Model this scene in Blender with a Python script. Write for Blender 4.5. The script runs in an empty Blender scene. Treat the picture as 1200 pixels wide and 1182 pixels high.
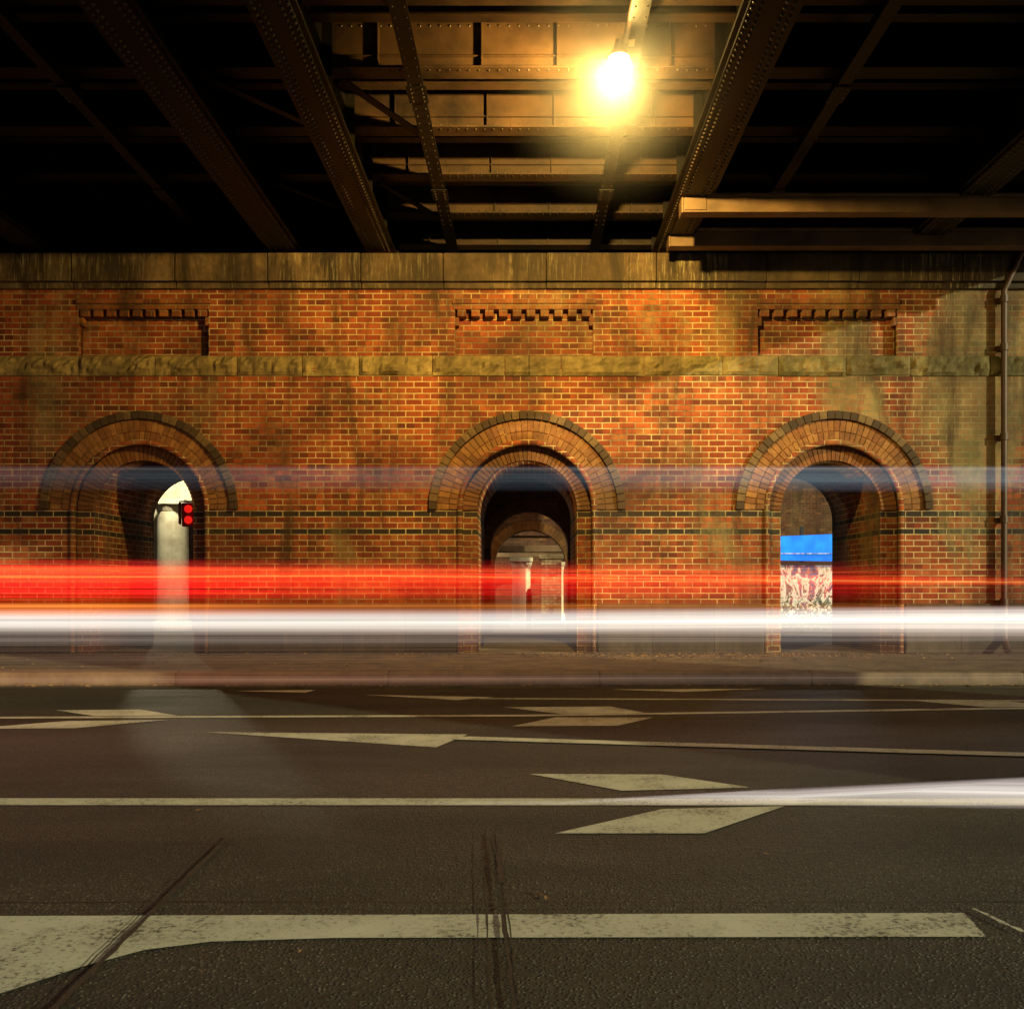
import bpy, bmesh, math, random
from mathutils import Vector, Matrix, noise
random.seed(7)
S=bpy.context.scene
S.view_settings.view_transform='Standard'
try: S.view_settings.look='None'
except Exception: pass
S.view_settings.exposure=0
COL=S.collection

# ------------------------------------------------------------ node helper
class NT:
    def __init__(s,name):
        s.m=bpy.data.materials.new(name); s.m.use_nodes=True
        s.t=s.m.node_tree; s.t.nodes.clear()
        s.out=s.n('ShaderNodeOutputMaterial')
    def n(s,typ,**k):
        nd=s.t.nodes.new(typ)
        for a,b in k.items(): setattr(nd,a,b)
        return nd
    def put(s,sock,v):
        if isinstance(v,bpy.types.NodeSocket): s.t.links.new(v,sock)
        elif v is not None:
            if sock.type=='RGBA' and not hasattr(v,'__len__'): v=(v,v,v,1)
            if sock.type=='RGBA' and len(v)==3: v=(*v,1)
            sock.default_value=v
    def math(s,op,a,b=None,c=None,clamp=False):
        nd=s.n('ShaderNodeMath',operation=op,use_clamp=clamp)
        s.put(nd.inputs[0],a); s.put(nd.inputs[1],b)
        if c is not None: s.put(nd.inputs[2],c)
        return nd.outputs[0]
    def mix(s,f,a,b,mode='MIX'):
        nd=s.n('ShaderNodeMix',data_type='RGBA',blend_type=mode)
        s.put(nd.inputs[0],f); s.put(nd.inputs[6],a); s.put(nd.inputs[7],b)
        return nd.outputs[2]
    def mixf(s,f,a,b):
        nd=s.n('ShaderNodeMix',data_type='FLOAT')
        s.put(nd.inputs[0],f); s.put(nd.inputs[2],a); s.put(nd.inputs[3],b)
        return nd.outputs[0]
    def sep(s,v):
        nd=s.n('ShaderNodeSeparateXYZ'); s.put(nd.inputs[0],v); return nd.outputs
    def comb(s,x,y,z=0.0):
        nd=s.n('ShaderNodeCombineXYZ'); s.put(nd.inputs[0],x); s.put(nd.inputs[1],y); s.put(nd.inputs[2],z); return nd.outputs[0]
    def obj(s): return s.n('ShaderNodeTexCoord').outputs['Object']
    def noise(s,v,scale,detail=4,rough=.55,dist=0):
        nd=s.n('ShaderNodeTexNoise'); s.put(nd.inputs['Vector'],v)
        nd.inputs['Scale'].default_value=scale; nd.inputs['Detail'].default_value=detail
        nd.inputs['Roughness'].default_value=rough; nd.inputs['Distortion'].default_value=dist
        return nd.outputs[0]
    def scale(s,v,x,y,z):
        nd=s.n('ShaderNodeMapping'); s.put(nd.inputs[0],v); nd.inputs['Scale'].default_value=(x,y,z); return nd.outputs[0]
    def ramp(s,f,pts):
        nd=s.n('ShaderNodeValToRGB'); s.put(nd.inputs[0],f)
        e=nd.color_ramp.elements
        while len(e)<len(pts): e.new(0.5)
        for i,(p,c) in enumerate(pts):
            e[i].position=p
            if not hasattr(c,'__len__'): c=(c,c,c)
            e[i].color=(*c,1)
        return nd.outputs[0]
    def step(s,v,a,b):
        nd=s.n('ShaderNodeMapRange'); nd.clamp=True
        s.put(nd.inputs[0],v); nd.inputs[1].default_value=a; nd.inputs[2].default_value=b
        return nd.outputs[0]
    def pbsdf(s,col,rough=.8,bump=None,bs=.5,bd=.01,metal=0,emit=None,es=0,spec=None):
        p=s.n('ShaderNodeBsdfPrincipled')
        s.put(p.inputs['Base Color'],col); s.put(p.inputs['Roughness'],rough)
        p.inputs['Metallic'].default_value=metal
        if spec is not None: p.inputs['Specular IOR Level'].default_value=spec
        if emit is not None:
            s.put(p.inputs['Emission Color'],emit); s.put(p.inputs['Emission Strength'],es)
        if bump is not None:
            b=s.n('ShaderNodeBump'); b.inputs['Strength'].default_value=bs; b.inputs['Distance'].default_value=bd
            s.put(b.inputs['Height'],bump); s.t.links.new(b.outputs[0],p.inputs['Normal'])
        s.t.links.new(p.outputs[0],s.out.inputs[0]); return s.m

# ------------------------------------------------------------ materials
def wall_uv(t):
    o=t.obj(); x,y,z=t.sep(o)
    g=t.n('ShaderNodeNewGeometry'); nx,ny,nz=t.sep(g.outputs['True Normal'])
    side=t.math('LESS_THAN',t.math('ABSOLUTE',ny),.5)
    top=t.math('GREATER_THAN',t.math('ABSOLUTE',nz),.7)
    return o,x,y,z,t.mixf(side,x,y),t.mixf(top,z,x)

def stain_nodes(t,x,z):
    """weathering: run-off streaks, soot, efflorescence"""
    streak=t.noise(t.comb(t.math('MULTIPLY',x,1.7),t.math('MULTIPLY',z,.30)),1.0,6,.66,.5)
    fine=t.noise(t.comb(t.math('MULTIPLY',x,14),t.math('MULTIPLY',z,.9)),1.0,4,.6,.2)
    big=t.noise(t.comb(x,z,3.3),.5,6,.62,.3)
    return streak,fine,big

def mat_brick(name,c1,c2,mort,bands=True,eff=1.0,dark=(.03,.022,.02)):
    t=NT(name); o,x,y,z,u,v=wall_uv(t)
    wob=t.noise(o,3,2)
    b=t.n('ShaderNodeTexBrick',offset=.5,squash=1.0)
    t.put(b.inputs['Vector'],t.comb(t.math('MULTIPLY_ADD',wob,.012,u),t.math('MULTIPLY_ADD',wob,.006,v)))
    b.inputs['Color1'].default_value=(0,0,0,1); b.inputs['Color2'].default_value=(1,1,1,1); b.inputs['Mortar'].default_value=(.5,.5,.5,1)
    b.inputs['Scale'].default_value=1; b.inputs['Mortar Size'].default_value=.008; b.inputs['Mortar Smooth'].default_value=.2
    b.inputs['Bias'].default_value=0; b.inputs['Brick Width'].default_value=.24; b.inputs['Row Height'].default_value=.086
    streak,fine,big=stain_nodes(t,u,v)
    col=t.mix(b.outputs['Color'],c1,c2)
    cell=t.n('ShaderNodeTexWhiteNoise',noise_dimensions='2D')
    row=t.math('FLOOR',t.math('DIVIDE',v,.086)); colx=t.math('FLOOR',t.math('DIVIDE',t.math('MULTIPLY_ADD',t.math('MODULO',t.math('ABSOLUTE',row),2.0),.12,u),.24))
    t.put(cell.inputs[0],t.comb(colx,row))
    col=t.mix(t.math('MULTIPLY',t.math('GREATER_THAN',cell.outputs[0],.86),.65),col,(.07,.02,.012))
    col=t.mix(t.math('MULTIPLY',t.math('LESS_THAN',cell.outputs[0],.10),.5),col,(.42,.19,.06))
    col=t.mix(t.math('MULTIPLY',t.step(t.noise(o,9,5,.7),.35,.7),.6),col,(.085,.022,.011))
    if bands:
        k1=t.math('LESS_THAN',t.math('ABSOLUTE',t.math('SUBTRACT',v,1.935)),.043)
        k2=t.math('LESS_THAN',t.math('ABSOLUTE',t.math('SUBTRACT',v,2.193)),.043)
        col=t.mix(t.math('MAXIMUM',k1,k2),col,dark)
    mcol=t.mix(t.step(t.noise(o,.9,5,.65),.46,.66),mort,tuple(a*.2 for a in mort))
    col=t.mix(b.outputs['Fac'],col,mcol)
    rb=t.step(x,0.5,6.5)
    e=t.noise(t.comb(t.math('MULTIPLY',u,1.0),t.math('MULTIPLY',v,.42),9.1),1.0,6,.7,.6)
    hi=t.step(z,1.5,5.0)
    em=t.math('MULTIPLY',t.step(t.math('MULTIPLY_ADD',t.math('MULTIPLY',rb,t.math('MULTIPLY_ADD',hi,.6,.4)),.20,e),.56,.72),.8*eff)
    em=t.math('MULTIPLY',em,t.math('MULTIPLY_ADD',fine,1.2,.25),clamp=True)
    col=t.mix(em,col,t.mix(t.step(t.noise(o,1.7,4),.4,.6),(.32,.27,.12),(.14,.145,.06)))
    col=t.mix(t.math('MULTIPLY',t.step(big,.45,.67),.8),col,(.030,.016,.010))
    col=t.mix(t.math('MULTIPLY',t.step(streak,.49,.67),.82),col,(.042,.025,.013))
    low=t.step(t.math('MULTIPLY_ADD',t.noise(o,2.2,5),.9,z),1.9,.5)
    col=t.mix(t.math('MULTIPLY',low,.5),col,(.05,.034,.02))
    hgt=t.math('ADD',t.math('MULTIPLY',t.math('SUBTRACT',1.0,b.outputs['Fac']),1.0),t.math('MULTIPLY',t.noise(o,60,3),.35))
    return t.pbsdf(col,.86,hgt,.8,.012,spec=.3)

def mat_voussoir(name,c1,c2,alt=None):
    t=NT(name); o=t.obj(); x,y,z=t.sep(o)
    r=t.n('ShaderNodeNewGeometry').outputs['Random Per Island']
    col=t.mix(r,c1,c2)
    if alt: col=t.mix(t.math('GREATER_THAN',t.math('FRACT',t.math('MULTIPLY',r,7.13)),.55),col,alt)
    streak,fine,big=stain_nodes(t,x,z)
    col=t.mix(t.math('MULTIPLY',t.step(big,.42,.64),.75),col,(.04,.025,.013))
    col=t.mix(t.math('MULTIPLY',t.step(t.noise(o,10,6,.7),.35,.7),.65),col,(.075,.042,.02))
    return t.pbsdf(col,.8,t.noise(o,45,4),.5,.006,spec=.3)

def mat_stone(name,base,jw,jh,zoff,dark=(.03,.022,.014),wet=1.0,scratch=.7,moss=0):
    t=NT(name); o,x,y,z,u,v=wall_uv(t)
    b=t.n('ShaderNodeTexBrick',offset=.0)
    t.put(b.inputs['Vector'],t.comb(u,t.math('SUBTRACT',v,zoff)))
    b.inputs['Color1'].default_value=(.6,.6,.6,1); b.inputs['Color2'].default_value=(1.1,1.1,1.1,1); b.inputs['Mortar'].default_value=(.12,.12,.12,1)
    b.inputs['Scale'].default_value=1; b.inputs['Mortar Size'].default_value=.008
    b.inputs['Brick Width'].default_value=jw; b.inputs['Row Height'].default_value=jh
    streak,fine,big=stain_nodes(t,u,v)
    col=t.mix(1.0,base,b.outputs['Color'],'MULTIPLY')
    if moss:
        mm=t.math('MULTIPLY',t.step(t.math('MULTIPLY_ADD',t.step(x,0,7),.25,t.noise(o,1.6,6,.7)),.54,.74),moss)
        col=t.mix(mm,col,(.10,.12,.035))
    col=t.mix(t.math('MULTIPLY',t.step(big,.38,.60),.8*wet),col,dark)
    col=t.mix(t.math('MULTIPLY',t.step(streak,.42,.58),.9*wet),col,dark)
    scr=t.noise(t.comb(t.math('MULTIPLY',u,22),t.math('MULTIPLY',v,1.6)),1,5,.75,.2)
    zone=t.step(t.noise(t.comb(u,5.5,0.0),.6,3),.45,.6)
    col=t.mix(t.math('MULTIPLY',t.math('MULTIPLY',t.step(scr,.52,.62),zone),scratch),col,(.38,.32,.18))
    col=t.mix(t.math('MULTIPLY',t.step(t.noise(o,7,6,.7),.35,.7),.6),col,dark)
    return t.pbsdf(col,.85,t.math('ADD',t.noise(o,30,5),t.math('MULTIPLY',scr,.5*min(1,scratch))),.6,.012,spec=.3)

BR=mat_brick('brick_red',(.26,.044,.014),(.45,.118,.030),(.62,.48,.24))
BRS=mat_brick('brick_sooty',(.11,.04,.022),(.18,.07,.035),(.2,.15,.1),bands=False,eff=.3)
VO=mat_voussoir('voussoir_orange',(.25,.095,.03),(.42,.20,.06))
VI=mat_voussoir('voussoir_inner',(.18,.06,.02),(.30,.13,.04))
VD=mat_voussoir('voussoir_dark',(.04,.028,.02),(.10,.065,.035),(.20,.13,.06))
ST=mat_stone('sandstone_cornice',(.27,.175,.09),1.45,2.0,5.0,moss=.3)
SR=mat_stone('sandstone_rockface',(.54,.40,.15),30,30,-10,wet=.55,scratch=.2,moss=.6)
SP=mat_stone('plinth_render',(.13,.095,.07),.9,.38,.15,wet=.8,scratch=0)

def mat_asphalt():
    t=NT('asphalt'); o=t.obj(); x,y,z=t.sep(o)
    f=t.noise(o,120,3,.85); m=t.noise(o,26,6,.8); big=t.noise(t.scale(o,.35,1,1),1.1,6,.65,.3)
    vo=t.n('ShaderNodeTexVoronoi'); t.put(vo.inputs['Vector'],o); vo.inputs['Scale'].default_value=70
    vc=t.sep(vo.outputs['Color'])[0]
    col=t.mix(t.step(f,.38,.64),(.012,.012,.010),(.070,.069,.054))
    chip=t.math('MULTIPLY',t.step(vo.outputs['Distance'],.38,.25),t.math('GREATER_THAN',vc,.74))
    col=t.mix(t.math('MULTIPLY',chip,.85),col,(.27,.26,.20))
    col=t.mix(t.math('MULTIPLY',t.step(m,.48,.62),.5),col,(.105,.10,.08))
    col=t.mix(t.math('MULTIPLY',t.step(big,.42,.66),.7),col,(.018,.018,.015))
    wt=t.math('SINE',t.math('MULTIPLY',t.math('ADD',y,t.math('MULTIPLY',big,.3)),3.4))
    col=t.mix(t.math('MULTIPLY',t.step(wt,.1,1.0),.35),col,(.020,.020,.017))
    h=t.math('ADD',t.math('MULTIPLY',t.step(vo.outputs['Distance'],.5,.0),.8),t.math('MULTIPLY',m,.6))
    return t.pbsdf(col,t.mixf(big,.45,.78),h,1.0,.012,spec=.5)
AS=mat_asphalt()

def mat_paint():
    t=NT('road_paint'); o=t.obj()
    w=t.noise(o,48,6,.8); big=t.noise(o,2.5,5,.6)
    col=t.mix(t.math('MULTIPLY',t.step(big,.3,.7),.75),(.71,.71,.57),(.45,.44,.33))
    wear=t.step(t.math('ADD',w,t.math('MULTIPLY',big,.45)),.76,.86)
    col=t.mix(t.math('MULTIPLY',wear,.9),col,(.06,.057,.045))
    sp_=t.noise(o,8,6,.75)
    col=t.mix(t.math('MULTIPLY',t.step(sp_,.54,.72),.55),col,(.17,.16,.11))
    return t.pbsdf(col,.7,w,.5,.004)
PA=mat_paint()

def mat_simple(name,c,rough=.7,c2=None,ns=6,bs=.3,metal=0,bd=.005,emit=None,es=0,spec=None):
    t=NT(name); o=t.obj()
    n=t.noise(o,ns,5,.6)
    col=t.mix(t.step(n,.3,.7),c,c2 if c2 else tuple(a*.55 for a in c))
    return t.pbsdf(col,rough,t.noise(o,ns*7,4),bs,bd,metal,emit,es,spec)
STEEL=mat_simple('steel_paint_and_shade',(.009,.007,.005),.5,(.004,.0035,.003),4,.35,spec=.22)  # also serves as the shade colour of the outer joists
RIV=mat_simple('rivet_paint',(.06,.042,.026),.32,(.015,.012,.009),4,.3)
STEEL2=mat_simple('steel_joist_paint',(.064,.034,.016),.5,(.010,.006,.005),1.8,.6,spec=.35)
DECK=mat_simple('deck_plate_dirty',(.022,.014,.008),.85,(.006,.004,.003),2,spec=.2)
BEAM=mat_simple('beam_cream_paint',(.20,.12,.06),.55,(.05,.03,.016),1.3)
RUST=mat_simple('seam_rust',(.085,.045,.03),.85,(.03,.025,.02),20,.6)
TAR=mat_simple('tar_seam',(.010,.010,.009),.6,(.02,.019,.016),12,.4)
KERB=mat_simple('kerb_stone',(.20,.145,.09),.85,(.075,.055,.038),3,.6)
PAVE=mat_simple('footpath_asphalt',(.16,.115,.065),.9,(.05,.036,.022),3.2,.8,bd=.012)
GROUND=mat_simple('ground_dirt',(.07,.06,.045),.95,(.04,.035,.028),1.5,.6)
PIPE=mat_simple('drainpipe_paint',(.07,.028,.017),.5,(.04,.017,.01),5)
WHITEC=mat_simple('white_painted_masonry',(.76,.72,.55),.7,(.42,.38,.27),2.4)
DARKC=mat_simple('sooty_concrete',(.05,.04,.03),.9,(.02,.016,.012),1.2)
BLACK=mat_simple('black_metal',(.02,.02,.02),.4)
LEAFM=mat_simple('dry_leaf',(.30,.18,.07),.8,(.12,.06,.02),30)
GREEN=mat_simple('shrub_leaf',(.09,.14,.03),.7,(.05,.08,.02),20)
REDM=mat_simple('red_enamel',(.5,.03,.02),.5,(.3,.02,.015),8)

def emis(name,c,s,additive=False):
    t=NT(name); e=t.n('ShaderNodeEmission'); e.inputs[0].default_value=(*c,1); e.inputs[1].default_value=s
    if additive:   # clear glass bowl filled with glare: light passes through
        tr=t.n('ShaderNodeBsdfTransparent'); ad=t.n('ShaderNodeAddShader')
        t.t.links.new(e.outputs[0],ad.inputs[0]); t.t.links.new(tr.outputs[0],ad.inputs[1]); t.t.links.new(ad.outputs[0],t.out.inputs[0])
    else: t.t.links.new(e.outputs[0],t.out.inputs[0])
    return t.m

# ------------------------------------------------------------ mesh helper
def empty(name):
    e=bpy.data.objects.new(name,None); COL.objects.link(e); return e
class MB:
    def __init__(s): s.v=[]; s.f=[]; s.mi=[]
    def add(s,vs,fs,mi=0):
        k=len(s.v); s.v+= [tuple(p) for p in vs]; s.f+=[tuple(i+k for i in f) for f in fs]; s.mi+=[mi]*len(fs)
    def box(s,x0,x1,y0,y1,z0,z1,mi=0):
        s.add([(x0,y0,z0),(x1,y0,z0),(x1,y1,z0),(x0,y1,z0),(x0,y0,z1),(x1,y0,z1),(x1,y1,z1),(x0,y1,z1)],
              [(0,3,2,1),(4,5,6,7),(0,1,5,4),(1,2,6,5),(2,3,7,6),(3,0,4,7)],mi)
    def poly(s,pts,z,mi=0): s.add([(p[0],p[1],z) for p in pts],[tuple(range(len(pts)))],mi)
    def cyl(s,p,q,r,n=16,mi=0,r2=None):
        p=Vector(p);q=Vector(q);d=(q-p).normalized(); a=d.orthogonal().normalized(); b=d.cross(a); r2=r if r2 is None else r2
        vs=[p+(a*math.cos(2*math.pi*i/n)+b*math.sin(2*math.pi*i/n))*r for i in range(n)]+[q+(a*math.cos(2*math.pi*i/n)+b*math.sin(2*math.pi*i/n))*r2 for i in range(n)]
        s.add(vs,[(i,(i+1)%n,n+(i+1)%n,n+i) for i in range(n)]+[tuple(range(n-1,-1,-1)),tuple(range(n,2*n))],mi)
    def rivet(s,p,ax,r=.017,h=.012):
        p=Vector(p);d=Vector(ax);a=d.orthogonal().normalized();b=d.cross(a);n=6
        vs=[p+(a*math.cos(2*math.pi*i/n)+b*math.sin(2*math.pi*i/n))*r for i in range(n)]
        vs+=[p+d*h*.8+(a*math.cos(2*math.pi*i/n)+b*math.sin(2*math.pi*i/n))*r*.6 for i in range(n)]+[p+d*h]
        s.add(vs,[(i,(i+1)%n,n+(i+1)%n,n+i) for i in range(n)]+[(n+i,n+(i+1)%n,2*n) for i in range(n)])
    def obj(s,name,mats,parent=None,bevel=0,smooth=False,fix=True):
        me=bpy.data.meshes.new(name); me.from_pydata(s.v,[],s.f); 
        if not isinstance(mats,(list,tuple)): mats=[mats]
        for m in mats: me.materials.append(m)
        me.polygons.foreach_set('material_index',s.mi)
        if fix:
            bm=bmesh.new(); bm.from_mesh(me); bmesh.ops.recalc_face_normals(bm,faces=bm.faces); bm.to_mesh(me); bm.free()
        if smooth: me.polygons.foreach_set('use_smooth',[True]*len(me.polygons))
        o=bpy.data.objects.new(name,me); COL.objects.link(o)
        if parent: o.parent=parent
        if bevel:
            b=o.modifiers.new('b','BEVEL'); b.width=bevel; b.segments=2; b.limit_method='ANGLE'
        return o

def wall_sheet(name,outline,holes,y0,y1,mat,parent):
    cu=bpy.data.curves.new(name,'CURVE'); cu.dimensions='2D'; cu.fill_mode='BOTH'; cu.extrude=(y1-y0)/2
    for pts in [outline]+holes:
        sp=cu.splines.new('POLY'); sp.points.add(len(pts)-1)
        for i,p in enumerate(pts): sp.points[i].co=(p[0],p[1],0,1)
        sp.use_cyclic_u=True
    o=bpy.data.objects.new(name,cu); COL.objects.link(o); bpy.context.view_layer.update()
    me=bpy.data.meshes.new_from_object(o.evaluated_get(bpy.context.evaluated_depsgraph_get()))
    bpy.data.objects.remove(o)
    me.transform(Matrix.Translation((0,(y0+y1)/2,0))@Matrix.Rotation(math.pi/2,4,'X'))
    bm=bmesh.new(); bm.from_mesh(me); bmesh.ops.remove_doubles(bm,verts=bm.verts,dist=1e-4); bmesh.ops.recalc_face_normals(bm,faces=bm.faces); bm.to_mesh(me); bm.free()
    me.materials.clear(); me.materials.append(mat)
    ob=bpy.data.objects.new(name,me); COL.objects.link(ob); ob.parent=parent; return ob

def arch_outline(x0,x1,zb,zt,arches,r,n=40):
    pts=[(x0,zt),(x0,zb)]
    for cx,cz in arches:
        pts.append((cx-r,zb))
        for i in range(n+1):
            a=math.pi-math.pi*i/n; pts.append((cx+r*math.cos(a),cz+r*math.sin(a)))
        pts.append((cx+r,zb))
    pts+=[(x1,zb),(x1,zt)]
    return pts

# ------------------------------------------------------------ brick arch wall
WY=13.39; CZ=2.25
AR=[(-17.0,CZ),(-11.4,CZ),(-5.70,CZ),(-.03,CZ),(4.46,CZ)]
X0,X1=-20,9.2
wall=empty('brick_arch_wall')
panels=[(-12.4,-10.4),(-6.60,-4.69),(-1.09,.94),(3.35,5.40)]
ph=[[(a,4.50),(b,4.50),(b,5.26),(a,5.26)] for a,b in panels]
wall_sheet('face_leaf',arch_outline(X0,X1,.05,5.55,AR,.98),ph,WY,WY+.13,BR,wall)
wall_sheet('core',arch_outline(X0+.01,X1-.01,.05,6.02,AR,.74),[],WY+.133,WY+2.3,BR,wall)
m=MB(); m.box(X0,X1,WY+1.9,WY+2.29,6.023,7.245); m.obj('light_stop_wall',DARKC,wall)  # added above the wall to stop light from the bay behind

def ring(mb,cx,cz,r0,r1,y0,y1,n,gap=.007,jit=.004,mi=0):
    for i in range(n):
        a0=math.pi*i/n; a1=math.pi*(i+1)/n
        g0=gap/r0/2; g1=gap/r1/2; j=random.uniform(-jit,jit)
        vs=[]
        for yy in (y0+j,y1):
            for (r,a) in ((r0,a0+g0),(r1,a0+g1),(r1,a1-g1),(r0,a1-g0)):
                vs.append((cx+r*math.cos(a),yy,cz+r*math.sin(a)))
        mb.add(vs,[(0,1,2,3),(7,6,5,4),(0,4,5,1),(1,5,6,2),(2,6,7,3),(3,7,4,0)],mi)
for (cx,cz) in AR:
    m=MB(); ring(m,cx,cz,.972,1.14,WY-.022,WY+.05,44); ring(m,cx,cz,1.148,1.315,WY-.014,WY+.05,44,mi=0); m.obj('arch_ring',VO,wall,.006)
    m=MB(); ring(m,cx,cz,.735,.968,WY+.105,WY+.20,40); m.obj('inner_arch_ring',VI,wall,.006)
    m=MB(); ring(m,cx,cz,1.322,1.44,WY-.06,WY+.05,38,jit=.006); m.obj('hood_mould',VD,wall,.008)
    m=MB(); rr=.045; N=48; path=[]
    path.append((cx-.985,.16))
    for i in range(N+1):
        a=math.pi-math.pi*i/N; path.append((cx+.985*math.cos(a),cz+.985*math.sin(a)))
    path.append((cx+.985,.16))
    k=10; vs=[]; fs=[]
    for i,p in enumerate(path):
        d=Vector((p[0]-cx,0,max(0,p[1]-cz))).normalized()
        for j in range(k):
            t=2*math.pi*j/k
            q=Vector((p[0],WY-.002,p[1]))+d*rr*math.cos(t)+Vector((0,1,0))*rr*math.sin(t); vs.append(q)
    for i in range(len(path)-1):
        for j in range(k): fs.append((i*k+j,i*k+(j+1)%k,(i+1)*k+(j+1)%k,(i+1)*k+j))
    m.add(vs,fs); m.obj('roll_moulding',BR,wall,smooth=True)
# cornice with drip lip
m=MB(); x=X0
while x<X1-.02:
    w=min(random.choice([1.35,1.5,1.6,1.2]),X1-x)
    j=random.uniform(-.006,.006)
    m.box(x+.004,x+w-.004,WY-.12+j,WY+.13,5.56,5.97)
    m.box(x+.003,x+w-.003,WY-.06+j,WY+.13,5.47,5.557)
    x+=w
m.obj('cornice',ST,wall,.014)
# rock faced string course
m=MB(); x=X0
while x<X1-.02:
    w=min(random.uniform(.75,1.25),X1-x); nx=max(6,int(w/.055)); nz=6; vs=[];fs=[]
    z0,z1=4.21+random.uniform(-.008,.008),4.497
    off=random.random()*50
    for iz in range(nz+1):
        for ix in range(nx+1):
            u=ix/nx; v=iz/nz; e=min(u*w,(1-u)*w,v*.29,(1-v)*.29); b=min(1,e/.06)
            px=x+.006+u*(w-.012); pz=z0+v*(z1-z0)
            d=.02+b*(.03+.065*noise.noise(Vector((px*4+off,pz*7,off)))+.04*noise.noise(Vector((px*15,pz*15,off))))
            vs.append((px,WY-d,pz))
    for iz in range(nz):
        for ix in range(nx):
            a=iz*(nx+1)+ix; fs.append((a,a+1,a+nx+2,a+nx+1))
    base=len(vs); 
    for (px,pz) in ((x+.006,z0),(x+w-.006,z0),(x+w-.006,z1),(x+.006,z1)): vs.append((px,WY+.01,pz))
    fs.append(tuple([base,base+1]+list(range(nx,-1,-1))))
    fs.append(tuple([base+2,base+3]+list(range(nz*(nx+1),(nz+1)*(nx+1)))))
    fs.append(tuple([base+1,base+2]+[iz*(nx+1)+nx for iz in range(nz,-1,-1)]))
    fs.append(tuple([base+3,base]+[iz*(nx+1) for iz in range(nz+1)]))
    m.add(vs,fs); x+=w
m.obj('rock_faced_string_course',SR,wall)
# dentils over the recessed panels
m=MB()
for a,b in panels:
    m.box(a-.03,b+.03,WY-.035,WY+.128,5.262,5.33)
    m.box(a-.02,b+.02,WY-.018,WY+.128,5.18,5.259)
    n=10; st=(b-a)/n
    for i in range(n):
        cx=a+st*(i+.5); m.box(cx-.062,cx+.062,WY-.014,WY+.128,5.075,5.177)
    for s_,c in ((1,a),(-1,b)):
        m.box(min(c,c+s_*.06),max(c,c+s_*.06),WY+.01,WY+.128,4.95,5.07)
m.obj('panel_dentils',mat_brick('brick_dentil',(.24,.07,.02),(.38,.13,.04),(.3,.22,.12),bands=False,eff=.5),wall,.005)
# plinth between the arches
m=MB(); edges=[X0]+[e for cx,_ in AR for e in (cx-1.03,cx+1.03)]+[X1]
for i in range(0,len(edges),2):
    a,b=edges[i],edges[i+1]
    if b-a<.1: continue
    m.box(a,b,WY-.07,WY-.003,.12,.80)
    m.box(a,b,WY-.05,WY-.003,.803,.88)
m.obj('plinth',SP,wall,.02)
# drainpipe
dp=empty('drainpipe'); m=MB(); px=6.9
m.cyl((px,WY-.11,.9),(px,WY-.11,5.42),.042,18); m.cyl((px,WY-.11,.35),(px,WY-.11,.9),.05,18)
for z in (.9,2.1,3.3,4.6,5.3): m.cyl((px,WY-.11,z-.05),(px,WY-.11,z+.05),.058,18); m.box(px-.09,px+.09,WY-.06,WY-.002,z-.03,z+.03)
m.cyl((px,WY-.11,5.42),(px+.28,WY-.2,6.1),.042,16)
m.cyl((px,WY-.11,.36),(px-.02,WY-.25,.2),.05,16)
m.obj('pipe',PIPE,dp)

# ------------------------------------------------------------ steel bridge deck
br=empty('railway_bridge'); YN,YF=2.0,25.0; XR=8.1; XL=-20
m=MB(); m.box(XL,XR+.4,YN,YF,7.25,7.6); m.obj('deck_plate',DECK,br)
jo=MB(); jd=MB(); rv=MB(); y=2.3; ys=[]
while y<15.1: ys.append(y); y+=.62
def joist(mb,xa,xb,y,zb,w):
    mb.box(xa,xb,y-.008,y+.008,zb+.02,7.24)
    mb.box(xa,xb,y-w,y-.0085,zb,zb+.02); mb.box(xa,xb,y-.0083,y+w,zb,zb+.0195)
    mb.box(xa,xb,y-.05,y-.0085,7.18,7.2)
for i,y in enumerate(ys):
    big=(i%2==0)
    zb=6.58 if big else 6.78
    w=.11 if big else .07
    joist(jo,-2.175,2.055,y,zb,w); joist(jd,XL,-2.205,y,zb,w); joist(jd,2.085,XR,y,zb,w)
    if big and y<14:
        xx=-2.0
        while xx<2.0:
            rv.rivet((xx,y-.009,zb+.07),(0,-1,0),.014,.012); rv.rivet((xx,y-.009,zb+.5),(0,-1,0),.014,.012)
            rv.rivet((xx,y-.06,zb),(0,0,-1),.014,.012); xx+=.105
    if big:
        for xx in (-1.6,-.5,.3,1.5,): jo.box(xx-.006,xx+.006,y-.07,y-.0095,zb+.022,7.17)
    jo.box(-2.17,2.05,y-.045,y-.0092,zb+.16,zb+.168)
y=2.45
while y<15:
    jo.box(-2.17,2.05,y,y+.10,7.10,7.175); y+=.31
jo.obj('cross_joists',STEEL2,br); jd.obj('shade_dark_outer_joists',STEEL,br)  # outer joists take the near-black steel to stand in for shade
gi=MB()
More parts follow.
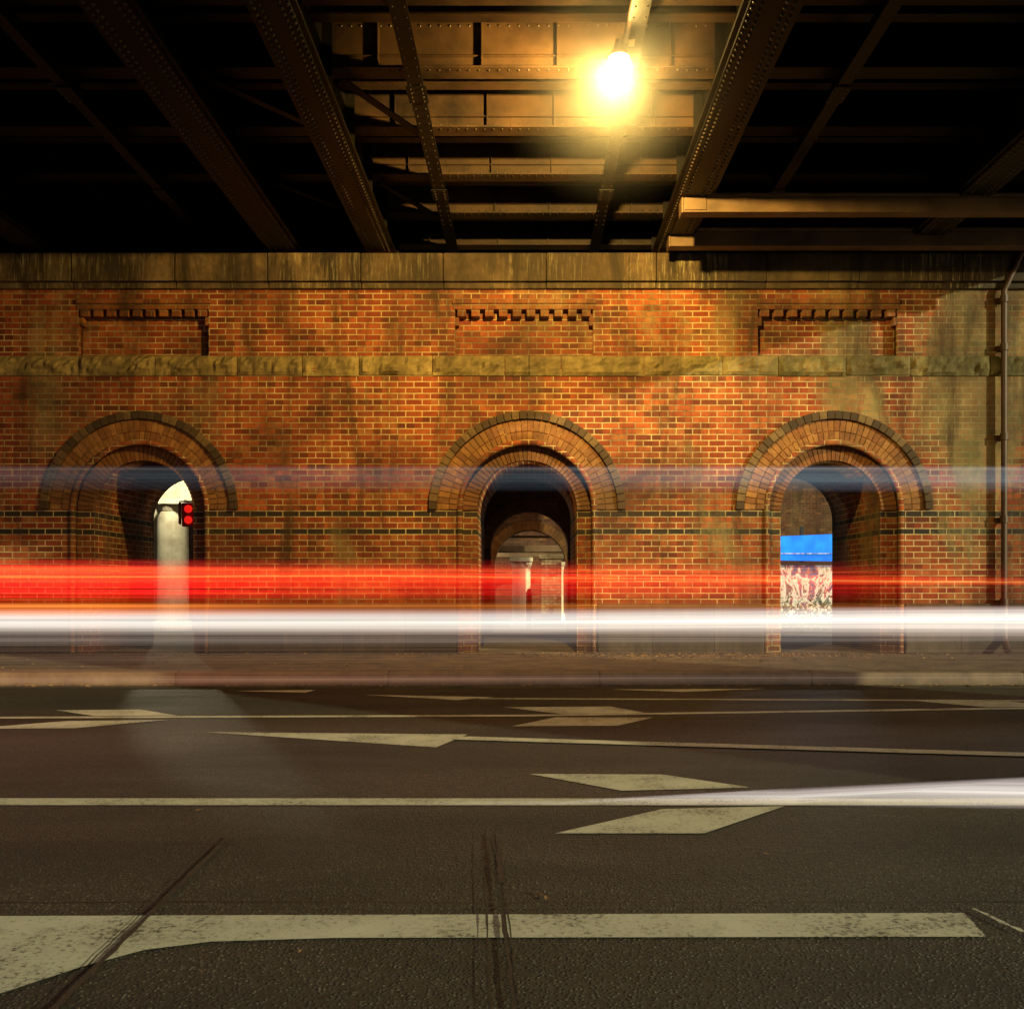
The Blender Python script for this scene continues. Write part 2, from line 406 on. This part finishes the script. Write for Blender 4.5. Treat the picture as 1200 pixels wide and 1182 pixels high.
for gx,fw in ((2.07,.52),(-2.19,.44),(-3.58,.50),(-7.2,.5),(5.6,.5),(-11,.5),(-15,.5)):
    gi.box(gx-fw/2,gx+fw/2,YN,YF,6.05,6.085)
    gi.box(gx-fw/2+.05,gx+fw/2-.05,YN,YF,6.02,6.0485)
    gi.box(gx-.012,gx+.012,YN,YF,6.087,7.24)
    gi.box(gx-.1,gx-.013,YN,YF,6.087,6.105); gi.box(gx+.013,gx+.1,YN,YF,6.087,6.105)
    gi.box(gx-.03,gx-.0125,YN,YF,6.107,6.2); gi.box(gx+.0125,gx+.03,YN,YF,6.107,6.2)
    for y in ys[::2]:
        for sx in (-1,1): gi.box(min(gx+sx*.013,gx+sx*.12),max(gx+sx*.013,gx+sx*.12),y-.14,y-.125,6.106,7.2)
    if abs(gx)<6:
        y=7.0
        while y<13.35:
            k=0
            for ox in (-.17,-.10,.10,.17):
                yy=y+(.03 if k%2 else 0); k+=1
                rv.rivet((gx+ox*fw/.5,yy,6.02 ),(0,0,-1),.019,.018)
            s=1 if gx<0 else -1
            rv.rivet((gx+s*.031,y,6.15),(s,0,0),.016,.014)
            y+=.085
gi.obj('main_girders',STEEL,br)
sg=MB()
for gx,w in ((-1.19,.17),(1.02,.16),(3.3,.14),(-4.9,.12),(-8.6,.14)):
    sg.box(gx-w/2,gx+w/2,YN,15.1,6.36,6.378); sg.box(gx-.008,gx+.008,YN,15.1,6.379,6.57)
    for y in ys[::4]:
        sg.box(gx-w/2-.02,gx+w/2+.02,y-.16,y+.16,6.345,6.3585)
        for a in (-.12,-.04,.04,.12):
            for b in (-.06,.06): rv.rivet((gx+b,y+a,6.345),(0,0,-1),.015,.013)
    y=7
    while y<13.4:
        for b in (-.055,.055): rv.rivet((gx+b,y,6.36),(0,0,-1),.011,.01)
        y+=.16
sg.obj('stringers',STEEL,br)
rv.obj('rivets',RIV,br,smooth=True,fix=False)
def bar(mb,p,q,w,h):
    p=Vector(p);q=Vector(q);d=(q-p).normalized();s=Vector((-d.y,d.x,0)).normalized()*w/2;u=Vector((0,0,h))
    mb.add([p-s,p+s,q+s,q-s,p-s+u,p+s+u,q+s+u,q-s+u],[(0,3,2,1),(4,5,6,7),(0,1,5,4),(1,2,6,5),(2,3,7,6),(3,0,4,7)])
dg=MB()
for i in range(0,len(ys)-4,4):
    y=ys[i]; bar(dg,(-2.0,y,6.50),(-1.25,y+1.24,6.50),.09,.02)
    bar(dg,(-3.4,y,6.50),(-2.3,y+1.24,6.50),.09,.02)
dg.obj('wind_bracing',STEEL,br)
for nm,y,z0,z1,xa in (('service_beam',11.5,5.83,6.06,1.93),('service_beam',12.75,5.87,6.12,1.96)):
    m=MB(); m.box(xa,XR,y,y+.18,z0,z1-.045); m.box(xa-.02,XR,y-.03,y+.2,z1-.042,z1); m.box(xa-.015,xa+.01,y-.02,y+.2,z0-.015,z1-.043)
    if y<12:
        m.box(xa+.02,xa+.3,y-.02,y-.002,z0+.02,z1-.05)
        for xx in (.06,.14,.24): m.rivet((xa+xx,y-.02,z1-.02),(0,-1,0),.02,.02); m.rivet((xa+xx,y-.03,z1+.0),(0,0,1),.02,.03)
    m.obj(nm,BEAM,br,.006)
m=MB(); m.box(XR+.01,XR+.2,YN,YF,6.05,7.24); m.box(XL,XR,YN-.2,YN-.01,6.05,7.24); m.obj('edge_girder',STEEL,br)
m=MB(); m.box(XL,XR+.2,YF+.01,YF+.3,5.2,7.24); m.obj('far_headwall',DARKC,br)
bp=empty('sun_blocker_pier'); m=MB(); m.box(10,11.3,-1.0,4.3,-.01,6.4); m.box(9.92,11.38,-1.08,4.38,6.403,6.75); m.box(9.94,11.36,-1.06,4.36,-.01,.6); m.obj('shaft',BRS,bp,.02)  # unseen pier added to block low sun from the left of the wall

# ------------------------------------------------------------ lamp
lp=empty('overhead_lamp'); LX,LY,LZ=.86,8.75,6.07
m=MB()
N=24; vs=[];fs=[]
prof=[(0,-.11),(.06,-.105),(.10,-.075),(.122,-.03),(.122,.03),(.10,.07),(.07,.09)]
for r,z in prof:
    for i in range(N): vs.append((LX+r*math.cos(2*math.pi*i/N),LY+r*math.sin(2*math.pi*i/N),LZ+z))
for k in range(len(prof)-1):
    for i in range(N): fs.append((k*N+i,k*N+(i+1)%N,(k+1)*N+(i+1)%N,(k+1)*N+i))
m.add(vs,fs); glb=m.obj('glass_bowl',emis('lamp_glow',(1,.80,.34),14,True),lp,smooth=True)
m=MB(); m.cyl((LX,LY,LZ+.092),(LX,LY,LZ+.13),.105,20,r2=.09); m.cyl((LX,LY,LZ+.13),(LX+.03,LY,LZ+.24),.07,20,r2=.065)
m.box(LX-.03,LX+.15,LY-.06,LY+.06,LZ+.242,LZ+.275); m.cyl((LX+.05,LY-.05,LZ+.22),(LX+.08,LY-.25,LZ+.32),.028,12); m.cyl((LX+.08,LY-.25,LZ+.32),(LX+.10,LY-2.4,LZ+.32),.028,12)
m.obj('housing_and_conduit',BEAM,lp)
def light(name,typ,loc,en,col,parent=None,**k):
    l=bpy.data.lights.new(name,typ); l.energy=en; l.color=col
    for a,b in k.items(): setattr(l,a,b)
    o=bpy.data.objects.new(name,l); o.location=loc; COL.objects.link(o)
    if parent: o.parent=parent
    return o
sp=light('sodium_reflector','SPOT',(LX,LY,LZ-.01),2400,(1,.63,.145),lp,shadow_soft_size=.05,spot_size=math.radians(152),spot_blend=1.0)
sp.rotation_euler=Vector((-.18,1,-.14)).to_track_quat('-Z','Y').to_euler()
light('sodium_arc','POINT',(LX,LY,LZ-.01),260,(1,.64,.16),lp,shadow_soft_size=.05)

# ------------------------------------------------------------ ground, road, path
m=MB(); m.poly([(-400,-400),(400,-400),(400,400),(-400,400)],-.02); m.obj('ground',GROUND)
m=MB(); m.poly([(-60,-14),(60,-14),(60,10.32),(-60,10.32)],0); m.obj('road',AS)
m=MB(); m.box(-60,60,10.49,19.5,-.015,.146); m.obj('footpath',PAVE)
m=MB(); x=-40
while x<40:
    m.box(x+.003,x+2.397,10.325,10.485,-.015,.15); x+=2.4
m.obj('kerb',KERB,None,.025)
m=MB(); m.poly([(-60,10.0),(60,10.0),(60,10.318),(-60,10.318)],.004); m.obj('gutter',mat_simple('gutter_concrete',(.085,.07,.052),.85,(.03,.026,.02),3))
def marking(pts,z=.004,name='road_marking'):
    m=MB(); m.poly(pts,z); return m.obj(name,PA)
def strip(line,w,z=.004,mat=PA,name='road_marking',jit=0):
    m=MB(); vs=[]
    n=len(line)
    for i,(x,y) in enumerate(line):
        a=Vector(line[max(0,i-1)]);b=Vector(line[min(n-1,i+1)]);d=(b-a).normalized();s=Vector((-d.y,d.x))*w/2*(1+random.uniform(-jit,jit))
        vs+=[(x-s.x,y-s.y,z),(x+s.x,y+s.y,z)]
    m.add(vs,[(2*i,2*i+2,2*i+3,2*i+1) for i in range(n-1)]); return m.obj(name,mat)
marking([(1.43,2.86),(1.46,3.07),(-1.78,3.04),(-6,3.0),(-6,.2),(-2.4,1.55),(-1.85,2.10),(-1.42,2.46),(-1.29,2.63),(-1.16,2.755),(-.98,2.82),(-.6,2.85)])
strip([(-14,4.69),(14,4.66)],.15)
marking([(0,5.38),(.78,5.36),(1.22,5.01),(.50,4.93)])
marking([(.114,4.07),(.78,4.07),(1.28,4.58),(.66,4.52)])
strip([(-14,7.60),(-4.5,7.73),(0,7.86),(4.57,8.35),(14,9.3)],.11)
marking([(-.235,8.42),(.75,8.46),(1.03,8.02),(.26,7.97)])
marking([(-.136,7.25),(.70,7.27),(1.06,7.74),(.22,7.75)])
marking([(-4.25,8.2),(-3.5,8.25),(-3.03,7.86),(-3.73,7.84)])
marking([(-4.4,7.1),(-3.55,7.15),(-3.0,7.60),(-3.80,7.54)])
marking([(3.75,8.9),(4.6,8.9),(5.0,8.45),(4.2,8.42)])
marking([(-2.46,6.95),(-.46,6.84),(-.64,6.28)])
strip([(-.54,6.66),(3.24,5.99),(10,4.85)],.15,z=.008)
marking([(-3.15,9.75),(-2.3,9.85),(-2.35,9.6)])
marking([(-1.7,9.4),(-.35,9.2),(-.7,8.95)])
strip([(-.5,9.08),(5,8.9),(12,8.7)],.09)
marking([(.9,9.9),(2.6,9.98),(1.6,9.66)])
def wob(a,b,n=30,amp=.003):
    return [(a[0]+(b[0]-a[0])*i/n+random.uniform(-amp,amp),a[1]+(b[1]-a[1])*i/n) for i in range(n+1)]
zz=.010
for a,b,w,mt in (((-1.31,3.98),(-1.20,1.9),.018,RUST),((-1.335,3.9),(-1.232,1.9),.006,TAR),((-.158,4.04),(-.01,2.0),.014,RUST),((-.20,3.9),(-.075,2.0),.006,TAR),((-.142,4.0),(.006,2.0),.005,TAR),((-.125,3.72),(-.10,3.35),.026,RUST)):
    strip(wob(a,b),w,zz,mt,'road_seam',.35); zz+=.0012
strip([(-5+i*.3,3.13+random.uniform(-.006,.006)) for i in range(34)],.010,.0195,TAR,'road_seam',.5)
strip([(-5+i*.3,3.86+random.uniform(-.006,.006)) for i in range(34)],.006,.0195,TAR,'road_seam',.6)
strip(wob((1.50,3.09),(1.56,2.88),8,.004),.016,.012,PA,'road_seam',.6)
strip(wob((3.3,4.0),(2.3,2.6),16,.006),.010,.012,TAR,'road_seam',.6)
# leaves & litter
m=MB()
def leaf(x,y,z,s):
    a=random.random()*6.28; c,sn=math.cos(a)*s,math.sin(a)*s; h=s*random.uniform(.2,.7)
    m.add([(x-c,y-sn,z+.003),(x-sn*.4,y+c*.4,z+h),(x+c,y+sn,z+.004),(x+sn*.45,y-c*.45,z+h*.4)],[(0,1,2),(0,2,3)])
for i in range(900):
    x=random.uniform(-8,8); y=10.3-abs(random.gauss(0,.09)) if i%2 else random.choice([random.uniform(10.5,13.3),13.3-abs(random.gauss(0,.2))])
    leaf(x,y,.15 if y>10.32 else .005,random.uniform(.012,.035))
for i in range(1200):
    x=random.gauss(2.2,1.5); y=13.28-abs(random.gauss(0,.5)); leaf(x,y,.15,random.uniform(.012,.035))
for (x,y) in ((-1.62,4.48),(.97,3.74),(.04,3.24),(.06,3.2),(-.6,5.3),(1.9,4.4),(-2.4,3.6)): leaf(x,y,.006,.022)
for i in range(110): leaf(random.uniform(-4,5),random.uniform(2.5,9.5),.005,random.uniform(.005,.013))
m.obj('fallen_leaves',LEAFM,fix=False)

# ------------------------------------------------------------ behind the wall
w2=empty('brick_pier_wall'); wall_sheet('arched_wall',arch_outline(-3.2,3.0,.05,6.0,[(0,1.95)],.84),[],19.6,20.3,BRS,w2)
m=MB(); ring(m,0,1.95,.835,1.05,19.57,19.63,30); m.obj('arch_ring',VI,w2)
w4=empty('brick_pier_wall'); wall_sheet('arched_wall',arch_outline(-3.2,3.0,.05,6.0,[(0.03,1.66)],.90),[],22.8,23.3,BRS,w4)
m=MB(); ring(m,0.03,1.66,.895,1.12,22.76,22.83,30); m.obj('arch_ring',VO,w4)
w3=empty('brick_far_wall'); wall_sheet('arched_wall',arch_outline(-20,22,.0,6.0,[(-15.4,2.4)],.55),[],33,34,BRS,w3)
def column(x,y,r,h,name='white_column'):
    e=empty(name); m=MB(); m.cyl((x,y,0),(x,y,.25),r*1.2,24); m.cyl((x,y,.25),(x,y,h-.3),r,28,r2=r*.96); m.cyl((x,y,h-.3),(x,y,h-.12),r*.97,24,r2=r*1.15); m.box(x-r*1.2,x+r*1.2,y-r*1.2,y+r*1.2,h-.12,h); m.obj('shaft',WHITEC,e,.01)
column(-.22,26,.27,1.98); column(.95,31,.22,2.0); column(-9.35,24,.40,3.4)
e=empty('tiled_pier'); m=MB(); m.box(.36,.98,27.6,28.3,0,2.0); m.box(.30,1.04,27.54,28.36,2.0,2.12); m.obj('shaft',mat_brick('tile_cream',(.42,.34,.20),(.52,.42,.26),(.16,.12,.08),bands=False,eff=0),e,.01)
e=empty('white_arcade'); wall_sheet('arcade',arch_outline(-14,-7.2,2.4,4.6,[(-8.8,2.6),(-11.4,2.6)],.9),[],24.6,25,WHITEC,e)
wall_sheet('arcade_pier',[(-10.9,0),(-9.8,0),(-9.8,2.395),(-10.9,2.395)],[],24.65,24.95,WHITEC,e)
e=empty('low_beam'); m=MB(); m.box(-3,3,25.8,26.3,2.13,2.32); m.box(-3,3,24.4,24.5,2.45,2.52); m.box(-3,3,28.6,28.8,2.25,2.42); m.box(-3,3,30.6,30.8,2.15,2.3); m.obj('beam',BEAM,e,.02)
e=empty('bollard'); m=MB(); m.cyl((0,24.5,0),(0,24.5,.95),.08,16); m.cyl((0,24.5,.95),(0,24.5,1.1),.1,16,r2=.04); m.obj('post',BLACK,e)
# traffic light beyond left arch
tl=empty('traffic_light'); TX,TY=-7.45,20
m=MB(); m.cyl((TX+.12,TY+.1,0),(TX+.12,TY+.1,3.1),.04,14,mi=0); m.box(TX-.15,TX+.15,TY,TY+.16,2.46,2.98,1)
m.box(TX-.17,TX+.17,TY-.14,TY-.002,2.985,3.01,0); m.box(TX-.17,TX-.153,TY-.14,TY,2.5,2.98,0); m.box(TX+.153,TX+.17,TY-.14,TY,2.5,2.98,0)
m.obj('signal_head',[BLACK,REDM],tl,.01)
m=MB(); m.cyl((TX,TY-.03,2.60),(TX,TY-.003,2.60),.085,20); m.cyl((TX,TY-.03,2.84),(TX,TY-.003,2.84),.085,20); m.obj('red_lens',emis('red_signal',(1,.02,.01),.8),tl)
# blue hoarding beyond right arch
hb=empty('site_hoarding'); m=MB()
m.add([(4.6,22,1.80),(9.5,22,1.72),(9.5,22,2.50),(4.6,22,2.30),(4.6,22.05,1.80),(9.5,22.05,1.72),(9.5,22.05,2.50),(4.6,22.05,2.30)],[(0,1,2,3),(7,6,5,4),(0,4,5,1),(1,5,6,2),(2,6,7,3),(3,7,4,0)],0)
m.box(4.6,9.5,22.06,22.09,.3,1.66,1)
for x in (4.8,5.7,6.6,7.5,8.4,9.3): m.box(x-.04,x+.04,22.1,22.18,0,2.6,2)
m.box(4.6,9.5,21.93,21.98,1.93,1.95,1); m.box(4.6,9.5,21.93,21.98,1.66,1.73,2)
tg=NT('glowing_graffiti_board'); o_=tg.obj(); nn=tg.noise(tg.scale(o_,1,1,.6),3.6,6,.72,1.4)
mc=tg.ramp(nn,[(.30,(.02,.03,.08)),(.38,(.03,.16,.30)),(.44,(.45,.10,.08)),(.49,(.80,.80,.74)),(.55,(.55,.55,.45)),(.59,(.05,.06,.06)),(.66,(.08,.22,.20)),(.76,(.02,.02,.02)),(.85,(.4,.08,.05))]); tg.pbsdf(mc,.6,emit=mc,es=.22)  # board emits its own colours in place of lamp light
tb=NT('blue_glow_banner'); o_=tb.obj(); nb=tb.noise(o_,2.0,4); cb=tb.mix(tb.step(nb,.35,.65),(.01,.22,.90),(.005,.12,.62)); tb.pbsdf(cb,.35,emit=cb,es=.95)  # banner glow is emission added to brighten it, no lamp inside
m.obj('panels_and_posts',[tb.m,tg.m,BLACK],hb)
m=MB()
for i in range(1800):
    c=Vector((random.uniform(5,9),21.3+random.gauss(0,.2),.15+abs(random.gauss(0,.30)))); s=.05
    a=Vector((random.gauss(0,1),random.gauss(0,1),random.gauss(0,1))).normalized()*s; b=a.orthogonal().normalized()*s*.5
    m.add([c-a,c+b,c+a,c-b],[(0,1,2,3)])
m.obj('low_shrub',GREEN,fix=False)
def bulkhead(x,y,z,en,col):
    e=empty('bulkhead_lamp'); m=MB(); m.box(x-.16,x+.16,y-.08,y+.08,z+.06,z+.14); m.obj('casing',BLACK,e,.01)
    m=MB(); m.box(x-.13,x+.13,y-.06,y+.06,z+.01,z+.058); m.obj('lens',emis('bulkhead_glow',col,8),e,.01)
    light('source','POINT',(x,y,z-.06),en,col,e,shadow_soft_size=.1)
bulkhead(-9.0,22.6,4.7,520,(1,.88,.58)); bulkhead(1.5,24.9,3.4,150,(1,.82,.5)); bulkhead(6.6,20.6,3.6,70,(.85,.95,1))
bulkhead(-1.6,21.3,3.6,60,(1,.62,.25)); bulkhead(-1.6,29.5,3.4,150,(1,.85,.55))

# ------------------------------------------------------------ long-exposure light trails
def trail(name,y,xs,prof,xprof,strength,streaks=60,seed=0,contrast=.8):
    """vertical ribbon of additive light standing in the lane. xs: list of (x,z0,z1)"""
    vs=[];fs=[]
    for (x,z0,z1) in xs: vs+=[(x,y,z0),(x,y,z1)]
    n=len(xs); fs=[(2*i,2*i+2,2*i+3,2*i+1) for i in range(n-1)]
    me=bpy.data.meshes.new(name); me.from_pydata(vs,[],fs); ul=me.uv_layers.new(name='UVMap')
    xa,xb=xs[0][0],xs[-1][0]
    for l in me.loops:
        vi=l.vertex_index; ul.data[l.index].uv=((vs[vi][0]-xa)/(xb-xa),vi%2)
    t=NT(name+'_light'); u,v,_=t.sep(t.n('ShaderNodeTexCoord').outputs['UV'])
    colr=t.ramp(v,prof)
    st=t.noise(t.comb(t.math('MULTIPLY',u,1.6),t.math('MULTIPLY',v,float(streaks)),seed*3.7),1,3,.6)
    st=t.mixf(contrast,1.0,t.step(st,.30,.68))
    xp=t.ramp(u,xprof)
    s=t.math('MULTIPLY',t.math('MULTIPLY',st,xp),strength)
    e=t.n('ShaderNodeEmission'); t.put(e.inputs[0],colr); t.put(e.inputs[1],s)
    tr=t.n('ShaderNodeBsdfTransparent'); ad=t.n('ShaderNodeAddShader')
    t.t.links.new(e.outputs[0],ad.inputs[0]); t.t.links.new(tr.outputs[0],ad.inputs[1]); t.t.links.new(ad.outputs[0],t.out.inputs[0])
    me.materials.append(t.m); o=bpy.data.objects.new(name,me); COL.objects.link(o); return o
A,B=-9.0,9.0
full=[(0,0),(.08,1),(.92,1),(1,0)]
trail('tail_light_trail',8.6,[(A,.84,1.40),(B,.84,1.34)],
  [(0,(0,0,0)),(.10,(.16,.03,0)),(.18,(.5,.13,.02)),(.25,(.18,.012,.0)),(.42,(.5,.006,.005)),(.60,(1,.014,.008)),(.72,(.7,.010,.007)),(.80,(.75,.05,.015)),(.88,(.22,.006,.005)),(1,(0,0,0))],
  [(0,0),(.05,1),(.27,1),(.37,.44),(.55,.34),(.66,.22),(.74,.04),(1,0)],3.5,56,1,.93)
trail('brake_light_trail',8.75,[(A,1.12,1.36),(-1.5,1.15,1.27),(B,1.10,1.16)],
  [(0,(0,0,0)),(.45,(.6,.05,.01)),(.55,(1,.34,.06)),(.65,(.6,.05,.01)),(1,(0,0,0))],
  [(0,0),(.05,1),(.34,.8),(.5,.6),(.76,.7),(1,0)],1.1,9,4,.35)
trail('side_marker_trail',8.5,[(A,.78,.96),(2,.84,.95)],
  [(0,(0,0,0)),(.3,(.5,.10,.02)),(.5,(1,.30,.05)),(.7,(.5,.06,.01)),(1,(0,0,0))],
  [(0,0),(.1,1),(.42,.8),(.7,.2),(1,0)],1.2,22,8,.95)
trail('headlight_trail',7.6,[(A,.70,.93),(0,.70,.93),(B,.66,.99)],
  [(0,(0,0,0)),(.12,(.22,.18,.15)),(.30,(.75,.66,.57)),(.5,(1,.93,.83)),(.70,(.85,.76,.69)),(.87,(.28,.22,.20)),(1,(0,0,0))],
  [(0,0),(.06,.75),(.45,.85),(.66,1.1),(.95,1.2),(1,0)],1.4,17,2,.42)
trail('headlight_spill_trail',7.7,[(A,.25,.76),(B,.30,.80)],
  [(0,(0,0,0)),(.12,(.22,.15,.11)),(.2,(.07,.04,.025)),(.5,(.14,.08,.06)),(.68,(.10,.07,.05)),(.78,(.40,.32,.27)),(.86,(.20,.15,.13)),(1,(0,0,0))],
  full,.62,44,3,.85)
trail('indicator_trail',8.1,[(A,.20,.44),(1.5,.24,.38)],
  [(0,(0,0,0)),(.4,(.6,.17,.04)),(.6,(.4,.12,.03)),(1,(0,0,0))],
  [(0,0),(.1,.7),(.6,.5),(1,0)],.6,22,5,.9)
trail('bus_marker_trail',8.65,[(A,2.02,2.26),(B,1.99,2.26)],
  [(0,(0,0,0)),(.25,(.05,.07,.09)),(.5,(.12,.17,.20)),(.78,(.08,.11,.13)),(.86,(.25,.26,.26)),(.93,(.05,.06,.08)),(1,(0,0,0))],
  [(0,0),(.2,.3),(.5,.5),(.64,1.3),(.95,1.3),(1,0)],.75,24,6,.6)
trail('near_headlight_trail',2.6,[(-.5,.476,.484),(.1,.474,.490),(.75,.474,.525),(1.5,.462,.562),(3.2,.44,.62)],
  [(0,(0,0,0)),(.2,(.45,.38,.34)),(.5,(.95,.87,.78)),(.75,(.6,.51,.48)),(1,(0,0,0))],
  [(0,0),(.16,.15),(.34,.75),(.6,1),(.9,1),(1,0)],1.15,12,7,.4)

# ------------------------------------------------------------ scattering ball added for the lens bloom around the lamp
t=NT('lamp_halo'); o_=t.obj(); ln=t.n('ShaderNodeVectorMath',operation='LENGTH'); t.put(ln.inputs[0],o_)
fall=t.math('POWER',t.step(ln.outputs['Value'],1.35,0.0),2.0)
vs_=t.n('ShaderNodeVolumeScatter'); t.put(vs_.inputs['Density'],t.math('MULTIPLY',fall,.17)); vs_.inputs['Anisotropy'].default_value=.0
t.t.links.new(vs_.outputs[0],t.out.inputs['Volume'])
bm=bmesh.new(); bmesh.ops.create_uvsphere(bm,u_segments=32,v_segments=20,radius=1.35); me=bpy.data.meshes.new('halo_ball'); bm.to_mesh(me); bm.free()
me.materials.append(t.m); o=bpy.data.objects.new('halo_ball',me); o.location=(LX,LY,LZ); COL.objects.link(o)

# ------------------------------------------------------------ sun, sky, camera
sd=Vector((-1,.8,-.30)).normalized()
sun=light('sun','SUN',(20,-16,8),3.7,(1,.91,.50)); sun.data.angle=math.radians(.7)
sun.rotation_euler=sd.to_track_quat('-Z','Y').to_euler()
W=bpy.data.worlds.new('World'); S.world=W; W.use_nodes=True; nt=W.node_tree
sky=nt.nodes.new('ShaderNodeTexSky'); sky.sky_type='NISHITA'; sky.sun_disc=False
sky.sun_elevation=math.asin(-sd.z); sky.sun_rotation=math.atan2(-sd.x,-sd.y)
bg=nt.nodes['Background']; nt.links.new(sky.outputs[0],bg.inputs[0]); bg.inputs[1].default_value=.05
cam=bpy.data.cameras.new('camera'); co=bpy.data.objects.new('camera',cam); COL.objects.link(co)
co.location=(0,0,1.09); co.rotation_euler=(math.pi/2,0,0)
cam.sensor_width=56; cam.lens=50; cam.sensor_fit='HORIZONTAL'; cam.shift_x=-.0167; cam.shift_y=.0825
cam.clip_start=.05; cam.clip_end=2000
S.camera=co
